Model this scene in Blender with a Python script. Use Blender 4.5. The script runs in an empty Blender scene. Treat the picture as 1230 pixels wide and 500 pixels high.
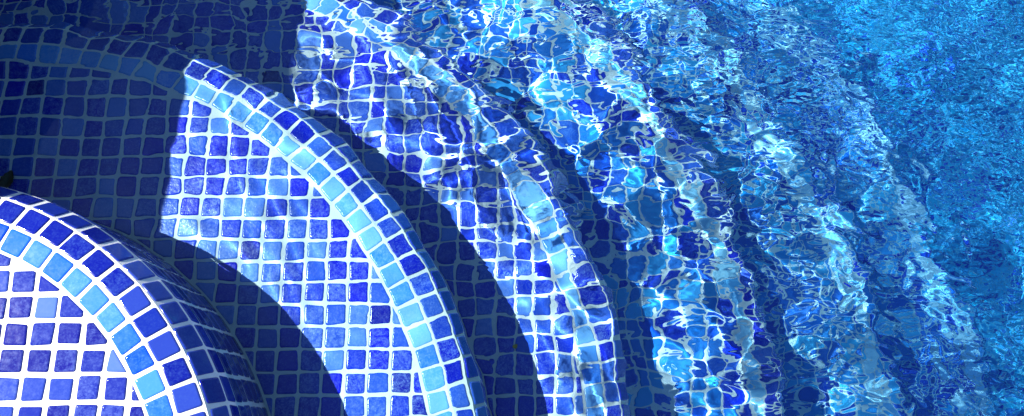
import bpy, math, random
import numpy as np
from mathutils import Vector

rng = np.random.default_rng(11)
random.seed(11)
scene = bpy.context.scene
COL = scene.collection

# ------------------------------------------------------------------ sizes (metres; the scene is built at 10 units per metre)
S = 10.0
scene.unit_settings.system = 'METRIC'
scene.unit_settings.scale_length = .1
P = 0.027            # tile pitch
T = 0.0235           # tile size
CX, CY = -0.015, -0.010   # centre of the rounded steps
Z0 = 0.057           # top step above the water line (z = 0)
RISE = 0.1908
NSTEP = 6
XMIN, YMIN, XMAX, YMAX = -0.36, -0.62, 2.55, 1.85
RISES = [RISE] * 5 + [.10]       # the last drop to the pool floor is a small one
ZF = Z0 - sum(RISES)
A_PH = np.radians([-75, -20, 0, 20, 40, 60, 90, 165])
RAD = [
    [.337] * 8,
    [.586, .584, .582, .585, .591, .597, .601, .603],
    [.760, .757, .762, .792, .826, .834, .832, .830],
    [1.040, 1.032, 1.034, 1.050, 1.094, 1.112, 1.108, 1.105],
    [1.262, 1.260, 1.268, 1.298, 1.314, 1.322, 1.325, 1.325],
    [1.490, 1.488, 1.492, 1.530, 1.548, 1.556, 1.560, 1.560],
]


# ------------------------------------------------------------------ materials
def new_mat(name):
    m = bpy.data.materials.new(name)
    m.use_nodes = True
    nt = m.node_tree
    nt.nodes.clear()
    out = nt.nodes.new('ShaderNodeOutputMaterial')
    b = nt.nodes.new('ShaderNodeBsdfPrincipled')
    nt.links.new(b.outputs[0], out.inputs[0])
    return m, nt, b, out


def noise(nt, vec, scale, detail=3, rough=.55):
    n = nt.nodes.new('ShaderNodeTexNoise')
    n.inputs['Scale'].default_value = scale / S
    n.inputs['Detail'].default_value = detail
    n.inputs['Roughness'].default_value = rough
    nt.links.new(vec, n.inputs['Vector'])
    return n.outputs['Fac']


def maprange(nt, v, a, b, c, d):
    n = nt.nodes.new('ShaderNodeMapRange')
    for i, x in zip((1, 2, 3, 4), (a, b, c, d)):
        n.inputs[i].default_value = x
    nt.links.new(v, n.inputs[0])
    return n.outputs[0]


def mixc(nt, f, a, b, mode='MIX'):
    n = nt.nodes.new('ShaderNodeMix')
    n.data_type = 'RGBA'
    n.blend_type = mode
    if isinstance(f, float):
        n.inputs[0].default_value = f
    else:
        nt.links.new(f, n.inputs[0])
    for i, x in ((6, a), (7, b)):
        if isinstance(x, tuple):
            n.inputs[i].default_value = (*x, 1)
        else:
            nt.links.new(x, n.inputs[i])
    return n.outputs[2]


def mathn(nt, op, a, b):
    n = nt.nodes.new('ShaderNodeMath')
    n.operation = op
    for i, x in ((0, a), (1, b)):
        if isinstance(x, (int, float)):
            n.inputs[i].default_value = x
        else:
            nt.links.new(x, n.inputs[i])
    return n.outputs[0]


def tile_material(name, palette, speck=(.12, .34, .88), speck_amt=.45, rough=.16, bumpy=.35, spec=.5):
    """glass mosaic: the colour of each tile comes from its own random number"""
    m, nt, b, out = new_mat(name)
    at = nt.nodes.new('ShaderNodeAttribute')
    at.attribute_name = 'tint'
    sep = nt.nodes.new('ShaderNodeSeparateColor')
    nt.links.new(at.outputs['Color'], sep.inputs[0])
    ramp = nt.nodes.new('ShaderNodeValToRGB')
    ramp.color_ramp.interpolation = 'CONSTANT'
    els = ramp.color_ramp.elements
    while len(els) > 1:
        els.remove(els[-1])
    pos = 0.0
    for i, (w, c) in enumerate(palette):
        e = els[0] if i == 0 else els.new(pos)
        e.position = pos
        e.color = (*c, 1)
        pos += w
    nt.links.new(sep.outputs[0], ramp.inputs[0])
    co = nt.nodes.new('ShaderNodeTexCoord').outputs['Object']
    # each tile samples its own patch of the clouding
    off = nt.nodes.new('ShaderNodeVectorMath')
    off.operation = 'SCALE'
    nt.links.new(at.outputs['Vector'], off.inputs[0])
    off.inputs['Scale'].default_value = .0
    add = nt.nodes.new('ShaderNodeVectorMath')
    nt.links.new(co, add.inputs[0])
    nt.links.new(off.outputs[0], add.inputs[1])
    cloud = maprange(nt, noise(nt, add.outputs[0], 130, 5, .65), .42, .72, 0, .8)
    grain = maprange(nt, noise(nt, add.outputs[0], 480, 3, .7), .48, .70, 0, 1)
    amt = mathn(nt, 'MULTIPLY', sep.outputs[1], speck_amt)
    f1 = mathn(nt, 'MULTIPLY', cloud, amt)
    c1 = mixc(nt, f1, ramp.outputs[0], speck)
    f2 = mathn(nt, 'MULTIPLY', grain, mathn(nt, 'ADD', mathn(nt, 'MULTIPLY', amt, .9), .10))
    c2 = mixc(nt, f2, c1, speck)
    hv = mixc(nt, sep.outputs[2], (.86, .86, .9), (1.12, 1.12, 1.05))
    c3 = mixc(nt, 1.0, c2, hv, 'MULTIPLY')
    nt.links.new(c3, b.inputs['Base Color'])
    nt.links.new(maprange(nt, cloud, 0, 1, rough, rough * 1.6), b.inputs['Roughness'])
    b.inputs['IOR'].default_value = 1.5
    b.inputs['Specular IOR Level'].default_value = spec
    bump = nt.nodes.new('ShaderNodeBump')
    bump.inputs['Strength'].default_value = bumpy
    bump.inputs['Distance'].default_value = .0006 * S
    nt.links.new(noise(nt, co, 260, 3), bump.inputs['Height'])
    nt.links.new(bump.outputs[0], b.inputs['Normal'])
    return m


def grout_material(name, col, dirt):
    m, nt, b, out = new_mat(name)
    co = nt.nodes.new('ShaderNodeTexCoord').outputs['Object']
    f = maprange(nt, noise(nt, co, 45, 5, .65), .5, .78, 0, .7)
    c = mixc(nt, f, col, dirt)
    g = maprange(nt, noise(nt, co, 1400, 2), .35, .75, .88, 1.05)
    rgb = nt.nodes.new('ShaderNodeCombineColor')
    for i in range(3):
        nt.links.new(g, rgb.inputs[i])
    nt.links.new(mixc(nt, 1.0, c, rgb.outputs[0], 'MULTIPLY'), b.inputs['Base Color'])
    b.inputs['Roughness'].default_value = .75
    bump = nt.nodes.new('ShaderNodeBump')
    bump.inputs['Strength'].default_value = .6
    bump.inputs['Distance'].default_value = .0008 * S
    nt.links.new(noise(nt, co, 900, 3), bump.inputs['Height'])
    nt.links.new(bump.outputs[0], b.inputs['Normal'])
    return m


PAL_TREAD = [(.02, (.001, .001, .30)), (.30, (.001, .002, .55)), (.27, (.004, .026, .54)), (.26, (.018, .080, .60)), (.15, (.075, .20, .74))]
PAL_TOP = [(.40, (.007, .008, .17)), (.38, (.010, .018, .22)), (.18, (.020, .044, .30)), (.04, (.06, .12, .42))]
PAL_LIGHT = [(.3, (.03, .21, .88)), (.4, (.09, .34, .92)), (.3, (.17, .46, .94))]
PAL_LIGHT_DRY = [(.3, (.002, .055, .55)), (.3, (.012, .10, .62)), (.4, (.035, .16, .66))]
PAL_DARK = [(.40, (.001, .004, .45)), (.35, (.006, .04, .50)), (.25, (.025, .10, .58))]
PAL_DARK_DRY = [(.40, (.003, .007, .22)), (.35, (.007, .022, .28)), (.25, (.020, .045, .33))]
PAL_DEEP = [(.20, (.001, .014, .55)), (.30, (.003, .075, .62)), (.28, (.008, .19, .72)), (.22, (.03, .36, .84))]  # shifted to cyan, standing in for light absorbed by deeper water
PAL_DEEP_LIGHT = [(.5, (.10, .48, .95)), (.5, (.26, .66, .97))]  # band tiles painted paler to make up for sunlight missing at depth
PAL_OUTER = [(.22, (.001, .045, .52)), (.30, (.002, .12, .62)), (.26, (.004, .24, .72)), (.22, (.03, .42, .86))]  # more cyan still: the tint of deep water painted into the tiles
PAL_FLOOR = [(.14, (.001, .05, .50)), (.14, (.001, .14, .56)), (.34, (.002, .27, .68)), (.38, (.003, .38, .78))]  # lightened azure, deep water's hue put into the tile colour
M_TREAD = tile_material('blue_glass_mosaic', PAL_TREAD, (.30, .46, .92), .45)
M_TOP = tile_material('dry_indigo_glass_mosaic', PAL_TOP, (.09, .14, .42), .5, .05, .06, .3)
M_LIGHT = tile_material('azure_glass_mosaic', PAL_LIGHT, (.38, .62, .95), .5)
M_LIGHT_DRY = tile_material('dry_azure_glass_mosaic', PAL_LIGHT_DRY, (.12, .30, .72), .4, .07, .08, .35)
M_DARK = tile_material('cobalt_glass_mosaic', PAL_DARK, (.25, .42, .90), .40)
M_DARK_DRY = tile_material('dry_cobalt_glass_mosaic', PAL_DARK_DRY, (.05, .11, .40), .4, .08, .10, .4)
M_DEEP = tile_material('deep_water_tint_mosaic', PAL_DEEP)
M_DEEP_LIGHT = tile_material('depth_lightened_mosaic', PAL_DEEP_LIGHT, (.45, .78, .98), .5)
M_OUTER = tile_material('outer_water_tint_mosaic', PAL_OUTER)
M_FLOOR = tile_material('floor_water_tint_mosaic', PAL_FLOOR)
M_FGROUT = grout_material('floor_water_tint_grout', (.05, .46, .78), (.04, .38, .68))  # blue of the water above painted into the grout
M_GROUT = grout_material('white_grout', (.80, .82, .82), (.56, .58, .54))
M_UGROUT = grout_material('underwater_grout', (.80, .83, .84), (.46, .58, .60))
M_GROUT_3 = grout_material('water_tint_grout_faint', (.66, .82, .88), (.44, .62, .70))  # from here each grout is bluer, water absorption put into its colour
M_GROUT_4 = grout_material('water_tint_grout_mid', (.42, .72, .86), (.30, .56, .70))
M_GROUT_5 = grout_material('water_tint_grout_strong', (.20, .55, .78), (.14, .42, .64))


def water_material():
    m = bpy.data.materials.new('pool_water')
    m.use_nodes = True
    nt = m.node_tree
    nt.nodes.clear()
    out = nt.nodes.new('ShaderNodeOutputMaterial')
    g = nt.nodes.new('ShaderNodeBsdfGlass')
    g.inputs['IOR'].default_value = 1.333
    g.inputs['Roughness'].default_value = 0.0
    g.inputs['Color'].default_value = (.80, .96, 1, 1)
    nt.links.new(g.outputs[0], out.inputs['Surface'])
    # the small wind ripples, strongest where the 'chop' attribute is high
    co = nt.nodes.new('ShaderNodeTexCoord').outputs['Object']
    at = nt.nodes.new('ShaderNodeAttribute')
    at.attribute_name = 'chop'
    sep = nt.nodes.new('ShaderNodeSeparateColor')
    nt.links.new(at.outputs['Color'], sep.inputs[0])

    def layer(ch, scale, height, rot, stretch, detail, seed):
        mp = nt.nodes.new('ShaderNodeMapping')
        mp.inputs['Rotation'].default_value = (0, 0, math.radians(rot))
        mp.inputs['Scale'].default_value = (stretch, 1, 1)
        mp.inputs['Location'].default_value = (seed, seed * 1.7, 0)
        nt.links.new(co, mp.inputs[0])
        n = nt.nodes.new('ShaderNodeTexNoise')
        n.inputs['Scale'].default_value = scale / S
        n.inputs['Detail'].default_value = detail
        n.inputs['Roughness'].default_value = .45
        n.inputs['Distortion'].default_value = .6
        nt.links.new(mp.outputs[0], n.inputs['Vector'])
        h = mathn(nt, 'MULTIPLY', n.outputs['Fac'], height * S)
        return mathn(nt, 'MULTIPLY', h, sep.outputs[ch])
    hs = [layer(0, 24, .0050, 15, .85, 1.0, 0.0),
          layer(1, 60, .0030, -20, .6, 1.0, 3.0),
          layer(2, 115, .0013, 25, .6, 1.5, 7.0)]
    h = mathn(nt, 'ADD', mathn(nt, 'ADD', hs[0], hs[1]), hs[2])
    bump = nt.nodes.new('ShaderNodeBump')
    bump.inputs['Strength'].default_value = 1
    bump.inputs['Distance'].default_value = 1
    nt.links.new(h, bump.inputs['Height'])
    nt.links.new(bump.outputs[0], g.inputs['Normal'])
    return m


M_WATER = water_material()


def plaster_material():
    m, nt, b, out = new_mat('rendered_wall')
    co = nt.nodes.new('ShaderNodeTexCoord').outputs['Object']
    nt.links.new(mixc(nt, noise(nt, co, 6, 5), (.13, .13, .14), (.20, .20, .20)), b.inputs['Base Color'])
    b.inputs['Roughness'].default_value = .85
    return m


# ------------------------------------------------------------------ helpers
def tag(o, label=None, cat=None, group=None, kind=None):
    if label: o['label'] = label
    if cat: o['category'] = cat
    if group: o['group'] = group
    if kind: o['kind'] = kind
    return o


def empty(name, loc):
    o = bpy.data.objects.new(name, None)
    o.empty_display_size = .1
    o.location = Vector(loc) * S
    COL.objects.link(o)
    return o


def rounded_rect(w, h, r, per=3):
    pts = []
    for cx, cy, a0 in ((w/2-r, h/2-r, 0), (-w/2+r, h/2-r, 90), (-w/2+r, -h/2+r, 180), (w/2-r, -h/2+r, 270)):
        for i in range(per):
            a = math.radians(a0 + 90 * i / (per - 1))
            pts.append((cx + r * math.cos(a), cy + r * math.sin(a)))
    return np.array(pts)


def clip(poly, n, d):
    """keep the part of a convex polygon with n.p <= d"""
    out = []
    s = poly @ n - d
    if (s <= 0).all():
        return poly
    k = len(poly)
    for i in range(k):
        j = (i + 1) % k
        if s[i] <= 0:
            out.append(poly[i])
        if s[i] * s[j] < 0:
            t = s[i] / (s[i] - s[j])
            out.append(poly[i] + (poly[j] - poly[i]) * t)
    return np.array(out) if len(out) > 2 else None


def area(p):
    x, y = p[:, 0], p[:, 1]
    return .5 * abs(np.dot(x, np.roll(y, -1)) - np.dot(y, np.roll(x, -1)))


class MB:
    """collects quads and n-gons of one part and links them as ONE mesh object"""
    def __init__(s):
        s.v, s.idx, s.cnt, s.mat, s.smooth, s.tint = [], [], [], [], [], []
        s.n = 0

    def add(s, verts, faces, mat, tint=(0, 0, 0), smooth=None):
        verts = np.asarray(verts, float)
        s.v.append(verts)
        for i, f in enumerate(faces):
            s.idx.extend([s.n + a for a in f])
            s.cnt.append(len(f))
            s.mat.append(mat)
            s.smooth.append(True if smooth is None else smooth[i])
        s.tint.append(np.tile([*tint, 1.0], (len(verts), 1)))
        s.n += len(verts)

    def tile(s, mapf, poly, fine=True):
        """poly: 2-D outline; mapf(points2d, height) gives world points"""
        k = len(poly)
        c = poly.mean(0)
        r = np.sqrt(area(poly)) / 2
        lv = ([(0, -.0012), (0, .0003), (.0007, .0009), (.0019, .00115)] if fine
              else [(0, -.0010), (.0004, .0007), (.0022, .0011)])
        rings = [mapf(c + (poly - c) * (1 - e / max(r, .004)), z) for e, z in lv]
        V = np.concatenate(rings)
        F = []
        sm = []
        for q in range(len(lv) - 1):
            for i in range(k):
                j = (i + 1) % k
                F.append((q*k+i, q*k+j, (q+1)*k+j, (q+1)*k+i))
                sm.append(True)
        F.append(tuple(range((len(lv)-1)*k, len(lv)*k)))
        sm.append(False)
        s.add(V, F, 1, rng.random(3), sm)

    def build(s, name, mats, parent=None, loc=(0, 0, 0)):
        V = (np.concatenate(s.v) - np.asarray(loc)) * S
        me = bpy.data.meshes.new(name)
        me.vertices.add(len(V))
        me.vertices.foreach_set('co', V.astype(np.float32).ravel())
        cnt = np.array(s.cnt, np.int32)
        me.loops.add(int(cnt.sum()))
        me.loops.foreach_set('vertex_index', np.array(s.idx, np.int32))
        me.polygons.add(len(cnt))
        st = np.zeros(len(cnt), np.int32)
        st[1:] = np.cumsum(cnt)[:-1]
        me.polygons.foreach_set('loop_start', st)
        me.polygons.foreach_set('material_index', np.array(s.mat, np.int32))
        me.polygons.foreach_set('use_smooth', np.array(s.smooth, bool))
        for m in mats:
            me.materials.append(m)
        a = me.color_attributes.new('tint', 'FLOAT_COLOR', 'POINT')
        a.data.foreach_set('color', np.concatenate(s.tint).astype(np.float32).ravel())
        me.update(calc_edges=True)
        me.validate()
        o = bpy.data.objects.new(name, me)
        COL.objects.link(o)
        if parent is not None:
            o.parent = parent
        o.cycles.is_caustics_receiver = True
        return o


def clip_small(poly, minfrac=.10):
    return poly is not None and len(poly) > 2 and area(poly) > T * T * minfrac


def jitter(poly):
    # hand-laid glass: a little turned, stretched and out of square
    a = rng.normal(0, .013)
    c, s_ = math.cos(a), math.sin(a)
    h = T / 2
    u, v = poly[:, 0] / h, poly[:, 1] / h
    k = rng.normal(0, .00013, (4, 2))
    q = poly + (k[0] * ((1 - u) * (1 - v))[:, None] + k[1] * ((1 + u) * (1 - v))[:, None]
                + k[2] * ((1 + u) * (1 + v))[:, None] + k[3] * ((1 - u) * (1 + v))[:, None])
    q = q * (1 + rng.normal(-.004, .018, 2))
    q = q @ np.array([[c, s_], [-s_, c]])
    return q + rng.normal(0, .0003, 2)


RR_F = rounded_rect(T, T, .0026, 4)
RR_D = rounded_rect(.0222, .0222, .0022, 4)
RR_C = rounded_rect(T, T, .0024, 2)


# the rim curve of each step
class Rim:
    def __init__(s, k):
        ph = np.linspace(A_PH[0], A_PH[-1], 1600)
        c = np.polyfit(A_PH, RAD[k], 5) if k else [RAD[0][0]]
        dense = np.interp(ph, A_PH, RAD[k])
        ker = np.hanning(321); ker /= ker.sum()
        R = np.convolve(np.pad(dense, 160, mode='edge'), ker, 'valid')
        s.ph, s.R = ph, R
        x = CX + R * np.cos(ph); y = CY + R * np.sin(ph)
        d = np.hypot(np.diff(x), np.diff(y))
        s.s = np.concatenate([[0], np.cumsum(d)])
        tx, ty = np.gradient(x), np.gradient(y)
        l = np.hypot(tx, ty)
        s.x, s.y, s.nx, s.ny = x, y, ty / l, -tx / l
        s.L = s.s[-1]

    def at(s, a):
        return (np.stack([np.interp(a, s.s, s.x), np.interp(a, s.s, s.y)], -1),
                np.stack([np.interp(a, s.s, s.nx), np.interp(a, s.s, s.ny)], -1))

    def radius(s, x, y):
        return np.interp(np.arctan2(y - CY, x - CX), s.ph, s.R)

    def normal(s, x, y):
        a = np.arctan2(y - CY, x - CX)
        return np.array([np.interp(a, s.ph, s.nx), np.interp(a, s.ph, s.ny)])


RIMS = [Rim(k) for k in range(NSTEP)]
# profile of a step's edge: distance along it -> offset outward, drop.
# the outer row leans a little, the next one rounds the nosing, then the riser drops
A1, A2 = math.radians(19), math.radians(60)
T0, T1, T2 = P / 2, 1.5 * P, 2.5 * P
FOOT = T0 + P * math.cos(A1) + P * math.cos(A2)           # offset of the riser's foot from the rim curve
DROP_B = P * math.sin(A1) + P * math.sin(A2)
KN_T = np.array([-1.0, T0, T1, T2, T2 + 1.0])
KN_O = np.array([-1.0, T0, T0 + P * math.cos(A1), FOOT, FOOT])
KN_Z = np.array([0, 0, -P * math.sin(A1), -DROP_B, -DROP_B - 1.0])


def prof(t):
    t = np.asarray(t, float)
    return np.interp(t, KN_T, KN_O), np.interp(t, KN_T, KN_Z)


def inside(p):
    return XMIN < p[0] < XMAX and YMIN < p[1] < YMAX


def warp(x, y):
    return (.0011 * np.sin(9.1 * y + 3 * x + 1) + .0006 * np.sin(31 * y + 1.3),
            .0011 * np.sin(8.3 * x - 4 * y + 2) + .0006 * np.sin(27 * x + 2.1))


def flat_tiles(mb, k_out, k_in, z, fine):
    """square grid of tiles between the foot of step k_in and the band of step k_out"""
    ro = RIMS[k_out] if k_out is not None else None
    ri = RIMS[k_in] if k_in is not None else None
    base = (RR_D if k_out == 0 else RR_F) if fine else RR_C
    ix = range(int(XMIN / P) - 1, int(XMAX / P) + 2)
    iy = range(int(YMIN / P) - 1, int(YMAX / P) + 2)
    ox, oy = rng.uniform(0, P, 2)
    for i in ix:
        for j in iy:
            c = np.array([i * P + ox, j * P + oy])
            if not inside(c):
                continue
            rr = math.hypot(c[0] - CX, c[1] - CY)
            cut = []
            if ro is not None:
                lim = float(ro.radius(*c)) - P / 2 - .0022
                if rr > lim + T:
                    continue
                if rr > lim - T:
                    cut.append((ro, lim, 1))
            if ri is not None:
                lim = float(ri.radius(*c)) + FOOT + .0030
                if rr < lim - T:
                    continue
                if rr < lim + T:
                    cut.append((ri, lim, -1))
            dx, dy = warp(*c)
            poly = jitter(base) + c + (dx, dy)
            for rim, lim, sg in cut:
                n = rim.normal(*c)
                d = rim.radius(*c)
                # point of the limiting curve nearest this tile
                u = (c - (CX, CY)) / rr
                q = np.array([CX, CY]) + u * lim
                poly = clip(poly, n * sg, float(q @ n) * sg)
                if poly is None:
                    break
            if not clip_small(poly):
                continue
            mb.tile(lambda q, h: np.c_[q, np.full(len(q), z + h)], poly, fine)


def row_tiles(mb, rim, z, t0, t1, fine, tmax=None):
    """one row of tiles following the rim, between profile distances t0 and t1"""
    hi = t1 if tmax is None else min(t1, tmax)
    h = hi - t0 - (P - T)
    if h < .005:
        return
    n = int(rim.L / P)
    pitch = rim.L / n
    base = rounded_rect(T, h, min(.0024, h / 3), 4 if fine else 2)
    tc = (t0 + hi) / 2
    mid_o, mid_z = prof(tc)
    eps = 1e-4
    o2, z2 = prof(tc + eps)
    do, dz = (o2 - mid_o) / eps, (z2 - mid_z) / eps
    for i in range(n):
        s0 = (i + .5) * pitch
        p, nn = rim.at(s0)
        if not inside(p + nn * .05):
            continue
        poly = jitter(base)
        # a band tile keeps its neighbours' gap where the row runs wider than the rim curve
        def mapf(q, hh):
            o = mid_o + do * q[:, 1] - dz * 0 
            pp, n2 = rim.at(s0 + q[:, 0])
            o = mid_o + do * q[:, 1] + (-dz) * hh
            zz = z + mid_z + dz * q[:, 1] + do * hh
            return np.c_[pp + n2 * o[:, None], zz]
        # outline runs counter-clockwise seen from outside
        mb.tile(mapf, poly[::-1] if False else poly * (-1, 1) @ np.eye(2), fine)


def grout_strip(mb, rim, z, ts, step=4):
    """the bed under rows of tiles: a swept strip along the rim"""
    idx = np.arange(0, len(rim.s), step)
    x, y, nx, ny = rim.x[idx], rim.y[idx], rim.nx[idx], rim.ny[idx]
    keep = (x + nx * .05 > XMIN - .03) & (y + ny * .05 > YMIN - .03)
    idx = np.where(keep)[0]
    x, y, nx, ny = x[idx], y[idx], nx[idx], ny[idx]
    o, dz = prof(np.array(ts))
    m = len(ts)
    V = np.concatenate([np.c_[x + nx * o[j], y + ny * o[j], np.full(len(x), z + dz[j])] for j in range(m)])
    n = len(x)
    F = [(j*n+i, (j+1)*n+i, (j+1)*n+i+1, j*n+i+1) for j in range(m-1) for i in range(n-1)]
    mb.add(V, F, 0, smooth=[False] * len(F))


def grout_sheet(mb, k_out, k_in, z):
    """flat bed between two curves (or a fan from the centre)"""
    ro = RIMS[k_out]
    idx = np.arange(0, len(ro.s), 4)
    xo, yo = ro.x[idx] - ro.nx[idx] * P / 2, ro.y[idx] - ro.ny[idx] * P / 2
    if k_in is None:
        V = np.concatenate([[[CX, CY, z]], np.c_[xo, yo, np.full(len(xo), z)]])
        F = [(0, i + 1, i + 2) for i in range(len(xo) - 1)]
    else:
        ri = RIMS[k_in]
        xi, yi = ri.x[idx] + ri.nx[idx] * (FOOT - .01), ri.y[idx] + ri.ny[idx] * (FOOT - .01)
        n = len(xo)
        V = np.concatenate([np.c_[xi, yi, np.full(n, z)], np.c_[xo, yo, np.full(n, z)]])
        F = [(i, n + i, n + i + 1, i + 1) for i in range(n - 1)]
    mb.add(V, F, 0, smooth=[False] * len(F))


LABELS = [
    'topmost step, dry above the water, indigo tiles with wide white grout',
    'first underwater step, calm water over a clear grid of blue tiles',
    'second underwater step, its azure edge band bent by the first ripples',
    'third underwater step, counted down from the dry one, under broken ripples',
    'fourth underwater step, shimmering between the third step and the lowest step',
    'lowest step, deepest under the rippled water beside the pool floor',
]
for k in range(NSTEP):
    z = Z0 - RISE * k
    fine = k < 3
    root = empty('pool_step', (CX, CY, z))
    tag(root, LABELS[k], 'step', 'curved mosaic steps going down into the pool')
    loc = (CX, CY, z)
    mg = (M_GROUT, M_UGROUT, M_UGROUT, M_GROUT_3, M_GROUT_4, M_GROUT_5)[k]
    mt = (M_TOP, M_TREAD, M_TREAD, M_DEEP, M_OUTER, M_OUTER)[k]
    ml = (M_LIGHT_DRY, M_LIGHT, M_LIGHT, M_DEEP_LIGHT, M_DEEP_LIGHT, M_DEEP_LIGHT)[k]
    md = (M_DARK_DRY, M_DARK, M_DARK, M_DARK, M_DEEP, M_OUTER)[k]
    mb = MB()
    grout_sheet(mb, k, k - 1 if k else None, z)
    flat_tiles(mb, k, k - 1 if k else None, z, fine)
    mb.build('tread', [mg, mt], root, loc)
    mb = MB()
    grout_strip(mb, RIMS[k], z, [-P/2, P/2])
    row_tiles(mb, RIMS[k], z, -P/2, P/2, fine)
    mb.build('edge_band', [mg, ml], root, loc)
    mb = MB()
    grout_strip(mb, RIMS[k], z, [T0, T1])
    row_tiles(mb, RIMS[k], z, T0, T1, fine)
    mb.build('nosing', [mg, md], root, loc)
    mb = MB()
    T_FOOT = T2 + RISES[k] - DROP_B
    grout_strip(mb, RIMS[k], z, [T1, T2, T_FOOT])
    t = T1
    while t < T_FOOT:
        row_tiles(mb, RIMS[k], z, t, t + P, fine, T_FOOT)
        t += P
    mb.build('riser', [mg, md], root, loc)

# pool floor
mb = MB()
r = RIMS[-1]
mb.add([(XMIN - 1, YMIN - 1, ZF), (XMAX + 1, YMIN - 1, ZF), (XMAX + 1, YMAX + 1, ZF), (XMIN - 1, YMAX + 1, ZF)], [(0, 1, 2, 3)], 0, smooth=[False])
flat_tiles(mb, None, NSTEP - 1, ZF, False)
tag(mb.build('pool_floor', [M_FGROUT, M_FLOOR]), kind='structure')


# ------------------------------------------------------------------ water
def smooth(a, b, x):
    t = np.clip((x - a) / (b - a), 0, 1)
    return t * t * (3 - 2 * t)


def ripples(X, Y):
    g = np.random.default_rng(5)
    R = np.hypot(X - CX, Y - CY)
    # wobbling coordinates make the crests break up
    wx = X + .010 * np.sin(17 * Y + 1.1) + .008 * np.sin(29 * X + 13 * Y + .4)
    wy = Y + .010 * np.sin(15 * X + 2.2) + .007 * np.sin(23 * Y - 19 * X + 1.9)

    def waves(n, l0, l1, ang, spread, slope):
        h = np.zeros_like(X)
        for i in range(n):
            lam = math.exp(g.uniform(math.log(l0), math.log(l1)))
            kk = 2 * math.pi / lam
            a = ang + g.normal(0, spread) if spread < 3 else g.uniform(0, 2 * math.pi)
            h += math.sqrt(2 / n) * slope / kk * np.sin(kk * (math.cos(a) * wx + math.sin(a) * wy) + g.uniform(0, 6.283))
        return h
    q = R + .42 * (Y - .15)
    e_mid = (.20 + .50 * smooth(.58, .85, q)) * (1 - .48 * smooth(.85, 1.15, R))
    patch = .70 + .30 * np.sin(9 * X + 5 * Y + .5) * np.sin(7 * Y - 4 * X + 1.2)
    h = (.14 + .38 * smooth(.60, .9, q)) * (1 - .50 * smooth(1.0, 1.5, R)) * waves(26, .09, .18, 0, 9, .075)
    h += e_mid * patch * waves(34, .036, .075, math.radians(75), .9, .075)
    h += waves(10, .10, .22, math.radians(-35), .5, .012)
    h += (1 - .8 * smooth(.62, .8, R)) * (.6 + .4 * np.sin(14 * X - 6 * Y)) * waves(16, .022, .042, math.radians(28), .45, .027)
    return h * smooth(-.02, .05, R - .39 + .02)


def chop(X, Y):
    R = np.hypot(X - CX, Y - CY)
    q = R + .42 * (Y - .15)
    patch = .75 + .25 * np.sin(11 * X + 4 * Y + .5) * np.sin(8 * Y - 5 * X + 2.2)
    a = smooth(.70, 1.1, q)
    b = (.16 + .84 * smooth(.66, 1.2, q)) * patch
    c = smooth(.95, 1.5, q)
    a, b, c = (v * smooth(.40, .50, R) for v in (a, b, c))
    return np.stack([a, b, c, np.ones_like(a)], -1)


def axis(lo, a, b, hi, d, coarse):
    return np.concatenate([np.arange(lo, a, coarse), np.arange(a, b, d), np.arange(b, hi + coarse, coarse)])


gx = axis(-.46, -.10, 1.68, XMAX, .0026, .009)
gy = axis(YMIN, .0, .98, YMAX, .0026, .009)
X, Y = np.meshgrid(gx, gy)
Hh = ripples(X, Y)
ny_, nx_ = X.shape
V = np.c_[X.ravel(), Y.ravel(), Hh.ravel()]
I = np.arange(nx_ * ny_).reshape(ny_, nx_)
F = np.stack([I[:-1, :-1], I[:-1, 1:], I[1:, 1:], I[1:, :-1]], -1).reshape(-1, 4)
# closed body of water: skirt down the sides and a bottom below the floor
ring = np.concatenate([I[0, :-1], I[:-1, -1], I[-1, :0:-1], I[:0:-1, 0]])
nb = len(ring)
low = V[ring].copy()
low[:, 2] = ZF - .06
b0 = len(V)
V = np.concatenate([V, low])
ids = np.arange(nb)
side = np.stack([ring, b0 + ids, b0 + (ids + 1) % nb, np.roll(ring, -1)], -1)
cnt = np.concatenate([np.full(len(F) + nb, 4), [nb]]).astype(np.int32)
loops = np.concatenate([F.ravel(), side.ravel(), (b0 + ids)[::-1]]).astype(np.int32)
me = bpy.data.meshes.new('water')
me.vertices.add(len(V)); me.vertices.foreach_set('co', (V * S).astype(np.float32).ravel())
me.loops.add(len(loops)); me.loops.foreach_set('vertex_index', loops)
me.polygons.add(len(cnt))
st = np.zeros(len(cnt), np.int32); st[1:] = np.cumsum(cnt)[:-1]
me.polygons.foreach_set('loop_start', st)
sm = np.ones(len(cnt), bool); sm[len(F):] = False
_ca = me.color_attributes.new('chop', 'FLOAT_COLOR', 'POINT')
_cd = np.zeros((len(V), 4)); _cd[:X.size] = chop(X, Y).reshape(-1, 4)
_ca.data.foreach_set('color', _cd.astype(np.float32).ravel())
me.polygons.foreach_set('use_smooth', sm)
me.materials.append(M_WATER)
me.update(calc_edges=True)
water = bpy.data.objects.new('water', me)
COL.objects.link(water)
tag(water, kind='structure')
water.cycles.is_caustics_caster = True


# ------------------------------------------------------------------ unseen slab added to shade the steps, and the pool side
def box(name, lo, hi, mat, bevel=.01):
    import bmesh
    bm = bmesh.new()
    bmesh.ops.create_cube(bm, size=1)
    c = [(a + b) / 2 for a, b in zip(lo, hi)]
    for v in bm.verts:
        v.co = Vector([c[i] + v.co[i] * (hi[i] - lo[i]) for i in range(3)]) * S
    bmesh.ops.bevel(bm, geom=bm.edges[:], offset=bevel * S, segments=2, affect='EDGES')
    me = bpy.data.meshes.new(name)
    bm.to_mesh(me); bm.free()
    me.materials.append(mat)
    o = bpy.data.objects.new(name, me)
    COL.objects.link(o)
    return o


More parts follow.
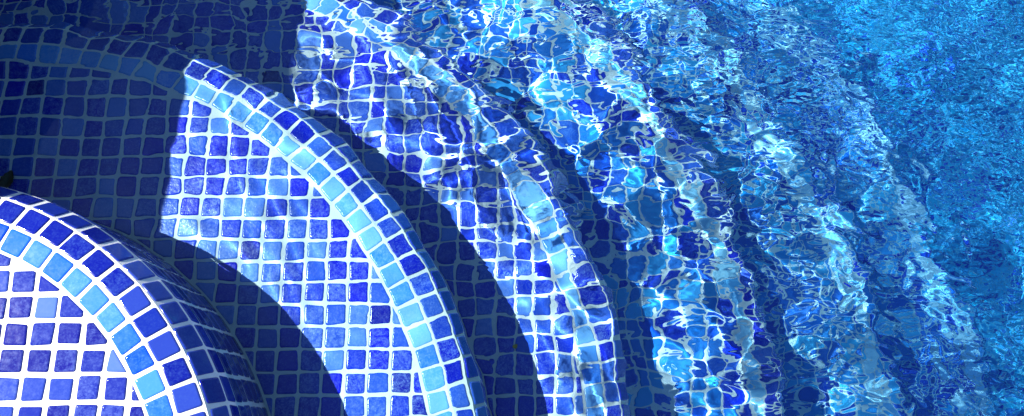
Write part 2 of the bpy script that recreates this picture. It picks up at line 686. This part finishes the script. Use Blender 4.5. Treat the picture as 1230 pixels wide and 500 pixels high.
# shadow edge on the water plane runs through x=.130 (y=.44) with a slight lean
SUN_EL, SUN_DIR = 51.5, -10.0     # light travels towards azimuth -10 deg (from +x)
ca = math.tan(math.radians(90 - SUN_EL))
WT = .34
wx_edge = .116 - WT * ca * math.cos(math.radians(SUN_DIR))
M_PL = plaster_material()
shade_slab = box('shadow_caster_slab', (-.5, -3, .12), (0, 3.2, WT), M_PL)  # unseen slab, added and shaped to cast the broad shadow at left
shade_slab.location = (wx_edge * S, 0, 0)
shade_slab.rotation_euler.z = math.radians(-3.5)
tag(shade_slab, kind='structure')
wall2 = box('pool_side_wall', (-1.0, -3, ZF - .1), (-.34, 3.2, .119), M_PL)
tag(wall2, kind='structure')

# ------------------------------------------------------------------ leaf litter on the steps
def leaf_material(name, c1, c2):
    m, nt, b, out = new_mat(name)
    co = nt.nodes.new('ShaderNodeTexCoord').outputs['Object']
    nt.links.new(mixc(nt, maprange(nt, noise(nt, co, 260, 4), .35, .65, 0, 1), c1, c2), b.inputs['Base Color'])
    b.inputs['Roughness'].default_value = .6
    return m


def leaf(loc, rot, length, width, mat, label, curl):
    n, m = 14, 6
    V = []
    for side in (0, 1):
        for i in range(n + 1):
            t = i / n
            half = width / 2 * (math.sin(math.pi * t ** .8) ** .8) * (1 + .10 * math.sin(9 * t * math.pi)) + .0003
            for k in range(m + 1):
                q = 2 * k / m - 1
                z = curl * (q * q * half * .9 + .25 * length * (t - .5) ** 2) + .0012 - abs(q) * 0 - .0003 * math.exp(-60 * q * q)
                V.append(((t - .5) * length, q * half + .12 * length * (t - .5) ** 2, z - side * .0004))
    W = (n + 1) * (m + 1)
    F = []
    for i in range(n):
        for k in range(m):
            a = i * (m + 1) + k
            F.append((a, a + m + 1, a + m + 2, a + 1))
            F.append((W + a, W + a + 1, W + a + m + 2, W + a + m + 1))
    rim = [i * (m + 1) for i in range(n + 1)] + [n * (m + 1) + k for k in range(1, m + 1)] + [i * (m + 1) + m for i in range(n - 1, -1, -1)] + [k for k in range(m - 1, 0, -1)]
    for a, b_ in zip(rim, rim[1:] + rim[:1]):
        F.append((b_, a, W + a, W + b_))
    me = bpy.data.meshes.new('leaf')
    me.from_pydata([tuple(c * S for c in v) for v in V], [], F)
    for p_ in me.polygons:
        p_.use_smooth = True
    me.materials.append(mat)
    o = bpy.data.objects.new('leaf', me)
    COL.objects.link(o)
    o.location = Vector(loc) * S
    o.rotation_euler = rot
    o.cycles.is_caustics_receiver = True
    return tag(o, label, 'leaf')


M_LEAF1 = leaf_material('brown_debris', (.030, .022, .006), (.075, .045, .012))
M_LEAF2 = leaf_material('yellow_leaf', (.62, .45, .08), (.40, .26, .05))
z1, z2 = Z0 - RISE + .0012, Z0 - 2 * RISE + .0012
leaf((.006, .414, z1), (.05, -.04, 1.2), .027, .016, M_LEAF1, 'dark brown leaf-like debris on the first underwater step, in shadow beside the dry step', .6)  # unidentified dark mark, built in a leaf shape
leaf((.643, .213, z2), (.1, .05, .5), .0085, .0048, M_LEAF2, 'tiny yellow leaf scrap lying on a grout joint of the second underwater step', .9)

# ------------------------------------------------------------------ camera
cam_d = bpy.data.cameras.new('camera')
cam = bpy.data.objects.new('camera', cam_d)
COL.objects.link(cam)
scene.camera = cam
th, yaw, roll, f = 1.29828, .003968, -.005181, 927.64
fw = Vector((math.sin(yaw) * math.cos(th), math.cos(yaw) * math.cos(th), -math.sin(th)))
rt = Vector((math.cos(yaw), -math.sin(yaw), 0))
up = rt.cross(fw)
r2 = rt * math.cos(roll) + up * math.sin(roll)
u2 = -rt * math.sin(roll) + up * math.cos(roll)
from mathutils import Matrix
M = Matrix((r2, u2, -fw)).transposed().to_4x4()
M.translation = Vector((.63829, .11180, .83898)) * S
cam.matrix_world = M
cam_d.sensor_width = 36
cam_d.lens = 36 * f / 1230
cam_d.clip_start = .05
cam_d.clip_end = 2000

# ------------------------------------------------------------------ light
sd = bpy.data.lights.new('sun', 'SUN')
sd.energy = 5.0
sd.angle = math.radians(.5)
sd.color = (1.0, .965, .90)
sd.cycles.is_caustics_light = True
sun = bpy.data.objects.new('sun', sd)
COL.objects.link(sun)
az = math.radians(SUN_DIR)
d = Vector((math.cos(az) * math.cos(math.radians(SUN_EL)), math.sin(az) * math.cos(math.radians(SUN_EL)), -math.sin(math.radians(SUN_EL))))
sun.rotation_euler = d.to_track_quat('-Z', 'Y').to_euler()
sun.location = (-20, 5, 30)

w = bpy.data.worlds.new('World')
scene.world = w
w.use_nodes = True
nt = w.node_tree
bg = nt.nodes['Background']
sky = nt.nodes.new('ShaderNodeTexSky')
sky.sky_type = 'NISHITA'
sky.sun_disc = False
sky.ozone_density = 5
sky.dust_density = .2
sky.sun_elevation = math.radians(SUN_EL)
# sun_rotation turns clockwise from +Y
sx, sy = -d.x, -d.y
sky.sun_rotation = math.atan2(sx, sy)
nt.links.new(sky.outputs[0], bg.inputs[0])
bg.inputs[1].default_value = .055

scene.view_settings.view_transform = 'Standard'
scene.view_settings.look = 'None'
scene.view_settings.exposure = 1.35
scene.view_settings.gamma = 1
c = scene.cycles
c.caustics_refractive = True
c.caustics_reflective = False
c.blur_glossy = 0.0
c.max_bounces = 10
c.transmission_bounces = 8
c.diffuse_bounces = 3
c.glossy_bounces = 4
c.sample_clamp_indirect = 6
c.sample_clamp_direct = 0
c.use_denoising = True
